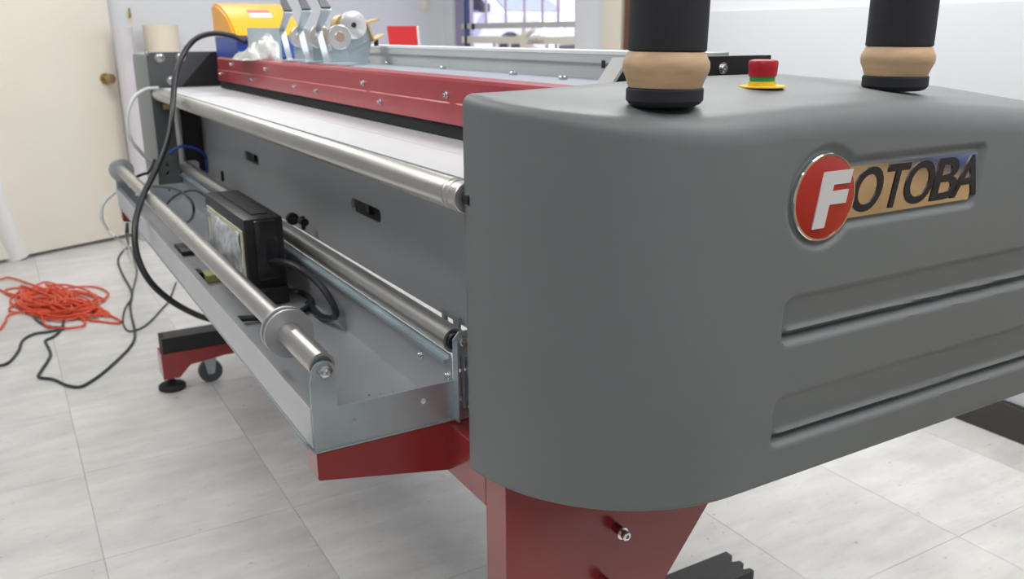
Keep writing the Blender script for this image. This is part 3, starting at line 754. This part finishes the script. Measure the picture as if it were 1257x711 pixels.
# ================================================================== TWO UPRIGHT POSTS ON THE COVER
def post(px, py, lean, label, side):
    z0 = 1.128
    for _ in range(20): p = atz(px, py, z0); z0 = .5 * z0 + .5 * ztop(p.x, p.y)
    # near front fillet keep on skin
    z0 += .0004; t = thing('padded_post', (p.x, p.y, z0 + .001), label, 'post', 'padded posts on the end cover')
    d = Vector((lean[0], lean[1], 1)).normalized()
    o0 = Vector((p.x, p.y, z0 + .001)); s = .0405
    obj('base_ring', lathe(nb(), o0, (0, 0, 1), [(0, s * .80), (.002, s * .92), (.006, s), (.017, s), (.0185, s * .97), (.0185, 0)], 56), 'foam', t)
    obj('wooden_ring', lathe(nb(), o0 + Vector((0, 0, .0186)), d, [(0, s * .95), (.003, s * .97), (.009, s * 1.02), (.016, s * 1.10), (.021, s * 1.12), (.026, s * 1.11), (.032, s * 1.03), (.036, s * .985), (.036, 0)], 56), 'wood', t)
    obj('foam_sleeve', lathe(nb(), o0 + Vector((0, 0, .0187)) + d * .0362, d, [(0, s * .95), (.0015, s * 1.01), (.5, s * 1.0), (.5, 0)], 56), 'foam', t)
post(815, 131, (.02, 0), 'black padded post with wooden ring, left one, near the rounded corner of the cover', 0)
post(1097, 112, (.01, 0), 'black padded post with wooden ring, right one, standing above the badge', 1)

# ================================================================== THINGS ON THE MACHINE
# yellow and blue device at the far end of the red housing
ZR = 1.132
dx0 = .632
pr = [(2.945, ZR), (2.945, 1.285), (2.90, 1.290), (2.80, 1.268), (2.72, 1.232), (2.665, 1.190), (2.655, ZR)]
zsplit = 1.192
dev = thing('blade_dispenser', (.70, 2.80, ZR), 'yellow-orange hooded device with a blue base at the far end of the red housing', 'device')
g = nb(); plate(g, 'x', dx0, dx0 + .20, [(2.94, ZR), (2.94, zsplit), (2.665, zsplit), (2.655, ZR)]); obj('base', g, 'blue', dev, smooth=False)
g = nb(); plate(g, 'x', dx0 - .002, dx0 + .202, [(2.945, zsplit + .0005)] + [(2.945, 1.280), (2.94, 1.288), (2.90, 1.291), (2.84, 1.281), (2.78, 1.262), (2.73, 1.236), (2.69, 1.208), (2.672, zsplit + .0005)])
es_ = [e for e in g.edges if e.calc_face_angle(0) > 1.2]; bmesh.ops.bevel(g, geom=es_, offset=.006, segments=2, affect='EDGES')
obj('hood', g, 'yellow', dev)
def onhood(y):
    P = [(2.90, 1.291), (2.84, 1.281), (2.78, 1.262), (2.73, 1.236), (2.69, 1.208)]
    for (a, b_) in zip(P, P[1:]):
        if b_[0] <= y <= a[0]: return b_[1] + (a[1] - b_[1]) * (y - b_[0]) / (a[0] - b_[0])
    return 1.29
for (y0_, y1_, m) in ((2.775, 2.80, 'wrapm'), (2.75, 2.774, 'white')):
    if m == 'wrapm': m = mat('pink_label', (.55, .12, .16), .5)
    g = nb(); x0_, x1_ = dx0 + .07, dx0 + .135
    v = [g.verts.new((x, y, onhood(y) + h)) for h in (.0007, .002) for (x, y) in ((x0_, y0_), (x1_, y0_), (x1_, y1_), (x0_, y1_))]
    for f in ((0, 1, 2, 3), (4, 5, 6, 7), (0, 1, 5, 4), (1, 2, 6, 5), (2, 3, 7, 6), (3, 0, 4, 7)): g.faces.new([v[q] for q in f])
    obj('label_strip', g, m, dev, smooth=False)
# grey card standing behind the bag
gc = aty(305, 50, 2.62)
a = aty(304, 66, 2.62); b2 = aty(337, 34, 2.62)
tag(obj('metal_sheet', box(nb(), a.x, b2.x + .01, 2.60, 2.604, ZR - .003, b2.z), 'zinc', loc=(a.x, 2.6, ZR), smooth=False), 'small grey metal sheet standing between the blue base and the clear bag', 'sheet')
# crumpled plastic bag
g = nb(); n1, n2 = 26, 14; gr = []
bl = aty(288, 65, 2.5); br = aty(345, 68, 2.45); hz = aty(333, 40, 2.5).z
for i in range(n1 + 1):
    row = []
    for j in range(n2 + 1):
        u = i / n1; v_ = j / n2; x = bl.x + (br.x - bl.x) * u
        h = (hz - ZR) * (u ** .9 if u < .85 else .9 * (1 - (u - .85) * 2.5)) * math.sin(math.pi * v_) ** .8
        x += .006 * math.sin(9 * v_ + 5 * u); y = 2.43 + .15 * v_ + .012 * math.sin(14 * u + 3 * v_)
        row.append(g.verts.new((x, y, ZR + .001 + max(0, h + .006 * math.sin(17 * u + 11 * v_) * (h > .004) + random.uniform(-.003, .003) * (h > .004)))))
    gr.append(row)
for i in range(n1):
    for j in range(n2): g.faces.new((gr[i][j], gr[i + 1][j], gr[i + 1][j + 1], gr[i][j + 1]))
bg = obj('plastic_bag', g, 'bag', loc=(bl.x, 2.5, ZR)); bg.modifiers.new('s', 'SOLIDIFY').thickness = .001
tag(bg, 'crumpled clear plastic bag lying on the red housing beside the blue device', 'bag')

# three galvanised knife holders with discs
def holder(px, py, label, k):
    p = atz(px, py, ZR + .0005); x = .690; y = atx(px, py, x).y
    x = .650; y = atx(px, py, x).y
    t = thing('knife_holder', (x, y, ZR), label, 'tool holder', 'galvanised holders in a row on the red housing')
    W = .075
    # bent strap seen edge on: rises, leans back toward the far end, then folds over to the dark lever
    def strap(pts, w0, w1, m, name, th=.004):
        g = nb(); P = [Vector((0, py_, pz_)) for py_, pz_ in pts]; lo = []; 
        for i_, q in enumerate(P):
            d = (P[min(i_ + 1, len(P) - 1)] - P[max(i_ - 1, 0)]).normalized(); nrm = Vector((0, -d.z, d.y)); u = i_ / (len(P) - 1); w = w0 + (w1 - w0) * u
            lo.append([g.verts.new((x + s * w / 2 + .022, y + q.y + nrm.y * th * e, ZR + q.z + nrm.z * th * e)) for s, e in ((-1, 0), (1, 0), (1, 1), (-1, 1))])
        for A, B in zip(lo, lo[1:]):
            for q in range(4): g.faces.new((A[q], A[(q + 1) % 4], B[(q + 1) % 4], B[q]))
        g.faces.new(lo[0]); g.faces.new(lo[-1]); return obj(name, g, m, t, smooth=False)
    strap([(0, .002), (.05, .078)], .014, .015, 'zinc', 'front_plate')
    strap([(.05, .078), (-.004, .112), (-.016, .122)], .015, .024, 'zinc', 'upper_plate')
    strap([(-.016, .122), (.012, .142), (.030, .165)], .022, .014, 'plate', 'lever')
    g = nb(); box(g, x + .036, x + W, y + .0005, y + .0035, ZR + .001, ZR + .05); obj('side_plate', g, 'zinc', t, smooth=False)
    g = nb(); box(g, x + .002, x + W, y - .06, y + .002, ZR, ZR + .004); obj('foot_plate', g, 'zinc', t, smooth=False)
    c = Vector((x + .052, y - .012, ZR + .060))
    g = nb(); lathe(g, c + Vector((0, .012, 0)), (0, -1, 0), [(0, .027), (.012, .027), (.013, .026), (.013, .013), (.0145, .012), (.0145, 0)], 36); dsc = obj('disc', g, 'disc', t)
    g = nb(); lathe(g, c + Vector((0, -.0025, 0)), (0, -1, 0), [(0, .011), (.0005, .011), (.0005, 0)], 24); obj('disc_hub', g, mat('copper_tint', (.55, .38, .32), .4, metal=.6), dsc)
holder(345, 71, 'galvanised knife holder with dark lever, farthest of three, next to the clear bag', 0)
holder(367, 74, 'galvanised knife holder with dark lever, the middle one of three', 1)
holder(390, 77.5, 'galvanised knife holder with dark lever, nearest of three, beside the loose large disc', 2)
# large disc unit with gold bracket
y = 2.02; c = aty(432, 31, y)
t = thing('disc_cutter', (.86, y, ZR), 'bright round disc cutter with yellow zinc bracket leaning beside the knife holders', 'tool')
g = nb(); lathe(g, (c.x, y, c.z), (0, -1, .0), [(0, .010), (0, .030), (.002, .0315), (.012, .0315), (.013, .030), (.013, .0065), (.010, .006), (.010, 0)], 44); obj('disc', g, 'disc', t)
g = nb(); lathe(g, (c.x, y - .0102, c.z), (0, -1, 0), [(0, .0055), (.003, .0055), (.003, 0)], 16); obj('disc_hole', g, 'black', t)
g = nb(); lathe(g, (c.x - .012, y + .012, c.z - .002), (0, 1, 0), [(0, .026), (.03, .026), (.031, .02)], 36); obj('drum', g, 'gold', t)
q = [aty(424, 47, y), aty(452, 28, y), aty(458, 47, y), aty(429, 64, y)]
g = nb(); plate(g, 'y', y + .001, y + .005, [(v_.x, v_.z) for v_ in q]); obj('arm_plate', g, 'zinc', t, smooth=False)
g = nb(); A, B = aty(449, 29, y), aty(457, 51, y)
plate(g, 'y', y - .01, y + .03, [(A.x, A.z), (A.x + .004, A.z + .001), (B.x + .004, B.z), (B.x, B.z)])
E1 = aty(464, 25, y); E2 = aty(470, 44, y)
plate(g, 'y', y - .01, y + .03, [(A.x, A.z), (E1.x, E1.z), (E1.x, E1.z + .004), (A.x, A.z + .004)]); plate(g, 'y', y - .01, y + .03, [(B.x, B.z), (E2.x, E2.z), (E2.x, E2.z + .004), (B.x, B.z + .004)])
obj('gold_bracket', g, 'gold', t, smooth=False)
p = aty(462, 53, y); g = nb(); cyl(g, (p.x, y, p.z - .006), (p.x, y, p.z + .008), .0055, 14); obj('rubber_knob', g, 'black', t)
p = aty(432, 66, y); g = nb(); plate(g, 'y', y + .006, y + .010, [(p.x - .03, 1.1288), (p.x + .04, 1.129), (q[2].x, q[2].z), (p.x - .01, q[3].z + .02)]); obj('stand_plate', g, 'zinc', t, smooth=False)

# red spiral notebook standing behind the rail
y = 2.60; A = aty(481, 60, y); B = aty(519, 58, y); T = aty(475, 32, y)
nbk = thing('spiral_notebook', ((A.x + B.x) / 2, y, 1.10), 'red spiral notebook standing upright behind the grey rail', 'notebook')
ztn = T.z
g = nb(); plate(g, 'y', y, y + .003, [(A.x, 1.1005), (B.x - .012, 1.1005), (B.x - .020, ztn), (T.x, ztn)]); obj('cover', g, 'notered', nbk, smooth=False)
g = nb(); plate(g, 'y', y + .0035, y + .012, [(A.x + .004, 1.1015), (B.x - .004, 1.1015), (B.x - .012, ztn - .002), (T.x + .004, ztn - .002)]); obj('pages', g, 'paper', nbk, smooth=False)
g = nb(); plate(g, 'y', y + .0125, y + .030, [(A.x + .008, 1.1005), (B.x - .02, 1.1005), (B.x - .028, 1.16), (T.x + .02, 1.16)]); obj('back_stand', g, 'notered', nbk, smooth=False)
for k in range(14):
    u = (k + .5) / 14; z = 1.105 + (ztn - 1.105) * u; xx = B.x - .012 - .008 * u
    g = nb(); lathe(g, (xx, y - .001, z), (0, 1, 0), [(0, .0035), (.014, .0035)], 8) ; g.free()
    g = nb(); tube(g, [(xx, y - .003, z), (xx + .006, y - .003, z + .001), (xx + .007, y + .014, z + .002), (xx, y + .0145, z + .002)], .0014, 6, 4); obj('ring', g, 'white', nbk)

# ================================================================== POWER SUPPLY IN THE TRAY
ZB = ZT + .0022
px0, px1, py0, py1, pz1 = .384, .462, 1.70, 2.06, .852
ps = thing('power_supply', (.42, 1.87, ZB), 'tall black power supply box standing in the tray below the slotted panel', 'power supply')
g = nb(); box(g, px0, px1, py0, py1, ZB + .001, pz1, .006); obj('case', g, 'black', ps)
g = nb(); box(g, px0 + .026, px1 - .018, py0 + .04, py1 - .02, pz1 + .0002, pz1 + .0022, .0008); obj('top_strip', g, 'rubber', ps)
g = nb(); box(g, px0 + .018, px1 - .016, py0 - .010, py0 - .0002, ZB + .05, pz1 - .004, .004); obj('end_insert', g, mat('glossy_black', (.02, .02, .022), .15), ps)
obj('end_foot', box(nb(), px0 + .004, px1 - .004, py0 - .02, py0 - .0002, ZB + .001, ZB + .035, .003), 'black', ps)
# bag with paper hanging on its side
g = nb(); n1, n2 = 16, 14; gr = []
ya, yb = 1.72, 2.02
for i in range(n1 + 1):
    row = []
    for j in range(n2 + 1):
        u, v_ = i / n1, j / n2
        zt_ = .822 - .0 * u; z = .705 + (zt_ - .705) * v_ + .006 * math.sin(7 * u) * (1 - v_)
        row.append(g.verts.new((px0 - .004 - .012 * math.sin(math.pi * v_) * math.sin(math.pi * u) - .003 * math.sin(11 * u + 9 * v_), ya + (yb - ya) * u + .004 * math.sin(9 * v_), z)))
    gr.append(row)
for i in range(n1):
    for j in range(n2): g.faces.new((gr[i][j], gr[i + 1][j], gr[i + 1][j + 1], gr[i][j + 1]))
t = thing('document_pouch', (px0 - .01, 1.87, .705), 'clear pouch with papers and yellowed edges hanging on the black box', 'pouch')
M['pouch'] = mat('yellowed_paper', (.62, .60, .44), .5, noise=.2, nscale=20)
pg = box(nb(), px0 - .0035, px0 - .0008, ya - .012, yb + .008, .70, .828); obj('paper', pg, 'pouch', t, smooth=False)
o = obj('film', g, mat('grey_smudged_film', (.50, .53, .55), .2, noise=.45, nscale=45, bump=1, bscale=80), t); o.modifiers.new('s', 'SOLIDIFY').thickness = .0006
# small yellow-tagged plug in the tray
p = atz(243, 340, ZB + .01)
t = thing('plug', (p.x, p.y, ZB), 'small black plug with a yellow tag lying in the tray behind the roller', 'plug')
g = nb(); box(g, p.x - .03, p.x + .01, p.y - .02, p.y + .02, ZB, ZB + .025, .006); obj('body', g, 'black', t)
g = nb(); box(g, p.x + .0105, p.x + .045, p.y - .03, p.y + .02, ZB, ZB + .018, .004); obj('tag', g, mat('yellow_green', (.45, .45, .16), .5), t)
# black plate lying in the tray beyond the roller
q = atz(234, 308, ZB); g = nb(); box(g, q.x - .03, q.x + .035, q.y - .05, q.y + .05, ZB, ZB + .012, .002)
tag(obj('flat_adapter', g, 'black', loc=(q.x, q.y, ZB)), 'flat black adapter lying on the tray floor at the far side of the pouch', 'adapter')

# ================================================================== CABLES
def cable(name, pts, r, m, label, cat='cable', n=10, sub=8, group=None):
    return tag(obj(name, tube(nb(), pts, r, n, sub), m, loc=Vector(pts[0])), label, cat, group)
ax_ = lambda px, py, x: atx(px, py, x)
ay_ = lambda px, py, y: aty(px, py, y)
pts = [ay_(302, 52, 2.62), ay_(285, 44, 2.66), ay_(262, 41, 2.7), ay_(240, 48, 2.72), ay_(224, 68, 2.70), ay_(215, 95, 2.62), ay_(212, 130, 2.55), ay_(206, 170, 2.5), ay_(193, 205, 2.45),
       ay_(176, 240, 2.38), ay_(166, 275, 2.3), ay_(168, 312, 2.25), ay_(183, 344, 2.22), ay_(208, 368, 2.22), ay_(238, 385, 2.25), ay_(262, 393, 2.32), ay_(290, 396, 2.5)]
cable('power_cable', pts, .0078, 'cord', 'thick black cable looping from the blue device down in front of the machine', n=12)
# white milky air tube on the left
pts = [ay_(194, 108, 3.02), ay_(178, 110, 3.0), ay_(163, 122, 2.98), ay_(156, 145, 2.97), ay_(160, 170, 2.97), ay_(176, 190, 2.98), ay_(190, 203, 2.99)]
cable('air_tube', pts, .0055, 'clearish', 'milky white tube arching from the top roller down the side plate', 'tube')
pts = [ay_(141, 236, 3.0), ay_(127, 250, 2.98), ay_(125, 268, 2.97), ay_(133, 283, 2.97), ay_(148, 296, 2.98), atz(157, 303, .006)]
cable('air_tube', pts, .005, 'clearish', 'thin milky white tube hanging behind the far tray corner down to the floor', 'tube')
pts = [ay_(208, 188, 2.99), ay_(218, 181, 2.98), ay_(228, 179.5, 2.98), ay_(243, 184, 2.98), ay_(253, 193, 2.99), ay_(255, 205, 2.99), ay_(253, 213, 3.0)]
cable('air_tube', pts, .005, 'bluetube', 'short blue air tube arching over the inner side plate', 'tube')
pts = [ay_(190, 196, 2.96), ay_(183, 211, 2.94), ay_(175, 214, 2.93), ay_(168, 217, 2.92)]
cable('cable_end', pts, .0045, 'cord', 'short black cable end poking out at the far roller bracket')
# looping thin cables in the tray
zt_ = ZB + .06
pts = [atx(172, 228, .42), atx(195, 229, .40), atx(215, 232, .40), atx(232, 243, .40), atx(238, 258, .40), atx(233, 271, .41), atx(222, 275, .42)]
cable('thin_cable', pts, .0035, 'cord', 'thin black cable looping above the far end of the tray')
pts = [atx(202, 254, .42), atx(212, 243, .42), atx(225, 236, .42), atx(240, 234, .42), atx(253, 241, .43)]
cable('thin_cable', pts, .0035, 'cord', 'thin black cable arching from the tray to the black power supply')
pts = [(.455, 1.685, .775), ax_(340, 322, .44), ax_(360, 324, .455), ax_(383, 338, .465), ax_(402, 360, .475), ax_(412, 380, .482), atx(407, 391, .482), atz(395, 390, ZB + .006), atz(378, 378, ZB + .006)]
pts = [(.43, 1.694, .745), ax_(328, 323, .425), ax_(350, 322, .44), ax_(372, 332, .46), ax_(393, 350, .47), ax_(408, 372, .478), ax_(412, 386, .482), ax_(406, 391, .478), atz(392, 387, ZB + .008), atz(378, 372, ZB + .009)]
cable('thick_cord', pts, .0065, 'cord', 'black cord curving from the power supply over the back wall of the tray')
pts = [atz(318, 362, ZB + .03), atz(345, 358, ZB + .02), atz(368, 359, ZB + .012), atz(382, 368, ZB + .008), atz(372, 381, ZB + .0085), atz(340, 388, ZB + .0085), atz(300, 391, ZB + .0085), atz(282, 392, ZB + .0085)]
cable('thick_cord', pts, .006, 'cord', 'black cord lying in a loop on the tray floor behind the roller collar')

def fz(px, py, z=.006): return atz(px, py, z)
pts = [ay_(156, 275, 3.0), ay_(156, 290, 3.0), fz(157, 302, .05), fz(148, 312), fz(145, 322), fz(151, 338), fz(159, 352), fz(162, 362), fz(160, 374), fz(161, 386), fz(165, 404), fz(165, 416), fz(158, 428), fz(142, 444), fz(126, 458), fz(112, 468), fz(98, 475), fz(82, 473), fz(66, 466), fz(48, 463),
       fz(50, 456), fz(58, 444), fz(62, 434), fz(57, 422), fz(56, 418), fz(66, 413), fz(75, 404), fz(78, 392), fz(76, 380), fz(66, 373), fz(52, 371), fz(42, 376), fz(40, 385), fz(48, 395), fz(62, 401), fz(80, 402.5), fz(62, 407), fz(42, 410), fz(28, 418), fz(23, 430), fz(14, 442), fz(4, 448), fz(-12, 449)]
pts = [Vector(p) for p in pts]
cable('floor_cord', pts, .0055, 'cordgreen', 'long dark cord snaking over the floor and looping on the orange cord', 'cord', 8, 6)
pts = [fz(160, 303, .10), fz(165, 320), fz(168, 335), fz(164, 352), fz(161, 366), fz(153, 380), fz(151, 396), fz(157, 406), fz(168, 405), fz(182, 397), fz(198, 380), fz(208, 368), fz(216, 347)]
cable('floor_cord', pts, .0038, 'cordgreen', 'thin dark cord crossing the longer one, with a loop near the foot', 'cord', 8, 6)
# orange extension cord heap
random.seed(21)
pts = [fz(-30, 346, .008), fz(0, 343, .008), fz(24, 344, .01)]
for k in range(24):
    cx, cy = random.gauss(78, 16), random.gauss(372, 6); L_ = random.uniform(24, 52) if k % 3 else random.uniform(50, 66); w = random.uniform(5, 15); th = math.radians(random.choice([12, 18, 25, 160, 8, 30]) + random.uniform(-8, 8))
    cx = min(max(cx, L_ - 8), 144 - L_ * .8)
    for a in range(0, 360, 60):
        t_ = math.radians(a + k * 25); u, v_ = L_ * math.cos(t_), w * math.sin(t_)
        px = cx + u * math.cos(th) - v_ * math.sin(th); py = cy + u * math.sin(th) * .45 + v_ * math.cos(th)
        px = min(max(px, -10), 146); py = min(max(py, 341), 403)
        cen = max(0, 1 - math.hypot((px - 75) / 60, (py - 372) / 24))
        pts.append(fz(px, py, .007 + random.uniform(0, .055) * cen + .002 * (k % 4)))
pts += [fz(20, 384, .01), fz(6, 396, .008), fz(-2, 404, .007), fz(-12, 380, .007), fz(-4, 356, .007), fz(16, 364, .008), fz(34, 362, .009)]
oc = obj('extension_cord', tube(nb(), pts, .0050, 7, 5), 'orange', loc=pts[5]); tag(oc, 'orange extension cord heaped in tangled loops on the floor', 'cord')

# ================================================================== ROLLS AT THE DOOR
def roll(name, base, top, r, m, label, core=True, group=None):
    base = Vector(base); top = Vector(top); d = (top - base); L_ = d.length
    t = thing(name, base, label, 'roll', 'paper rolls by the door')
    g = nb(); lathe(g, base, d, [(.0, r * .5), (0, r), (L_, r), (L_, r * .5), (L_ - .03, r * .5), (L_ - .03, 0)], 40); obj('paper_sheet', g, m, t)
    g = nb(); lathe(g, base + d.normalized() * .001, d, [(0, r * .49), (L_ - .001, r * .49), (L_ - .001, r * .42), (.0, r * .42)], 28); obj('core', g, 'cream', t)
    return t
b0 = atz(20, 318, 0); zc_ = Vector((b0.x - .27, b0.y - .24, 1.5))
b0.z = .012; roll('paper_roll', b0, zc_, .066, 'paper', 'white paper tube leaning against the left part of the cream door')
tp = aty(150, 33, 5.62); bt = Vector((tp.x + .0, 5.60, .004)); roll('paper_roll', bt, tp, .055, 'wrap', 'tall wrapped greyish roll standing between the door edge and the machine')
tp = aty(196.5, 31, 5.70); roll('paper_roll', (tp.x, 5.70, .002), tp, .098, 'cream', 'thick cream paper roll standing behind the dark side plate')
p = aty(168, 40, YF); h = thing('wall_hook', (p.x, YF, p.z), 'small bent hook on a stained wall patch beside the cream roll', 'hook')
g = nb(); tube(g, [(p.x - .03, YF - .004, p.z + .09), (p.x - .03, YF - .03, p.z + .10), (p.x - .03, YF - .03, p.z + .14)], .006, 8); obj('hook', g, 'brass', h)
obj('hook_plate', box(nb(), p.x - .045, p.x - .015, YF - .004, YF - .0002, p.z + .06, p.z + .12), 'cream', h)

# ================================================================== ADDED CABINET BY THE RIGHT WALL, UNSEEN (gives the polished badge its tan reflection)
t = thing('reflection_cabinet', (2.3, -.5, 0), 'unseen tan cabinet added by the right wall to colour the badge reflection', 'cabinet')
obj('body', box(nb(), 2.10, 2.50, -1.4, .35, .0, .86, .004), 'tanwood', t)
for k in range(3): obj('door', box(nb(), 2.08, 2.0985, -1.38 + k * .58, -.83 + k * .58, .04, .80, .003), 'tanwood', t)
obj('shelf_top', box(nb(), 2.09, 2.50, -1.41, .36, .8605, .885, .003), 'navy', t)  # navy top added for the dark blue tone in the badge reflection
t = thing('ceiling_lamp', (0, 0, ZC), 'long white ceiling lamp housing', 'lamp'); bpy.data.objects.remove(t)
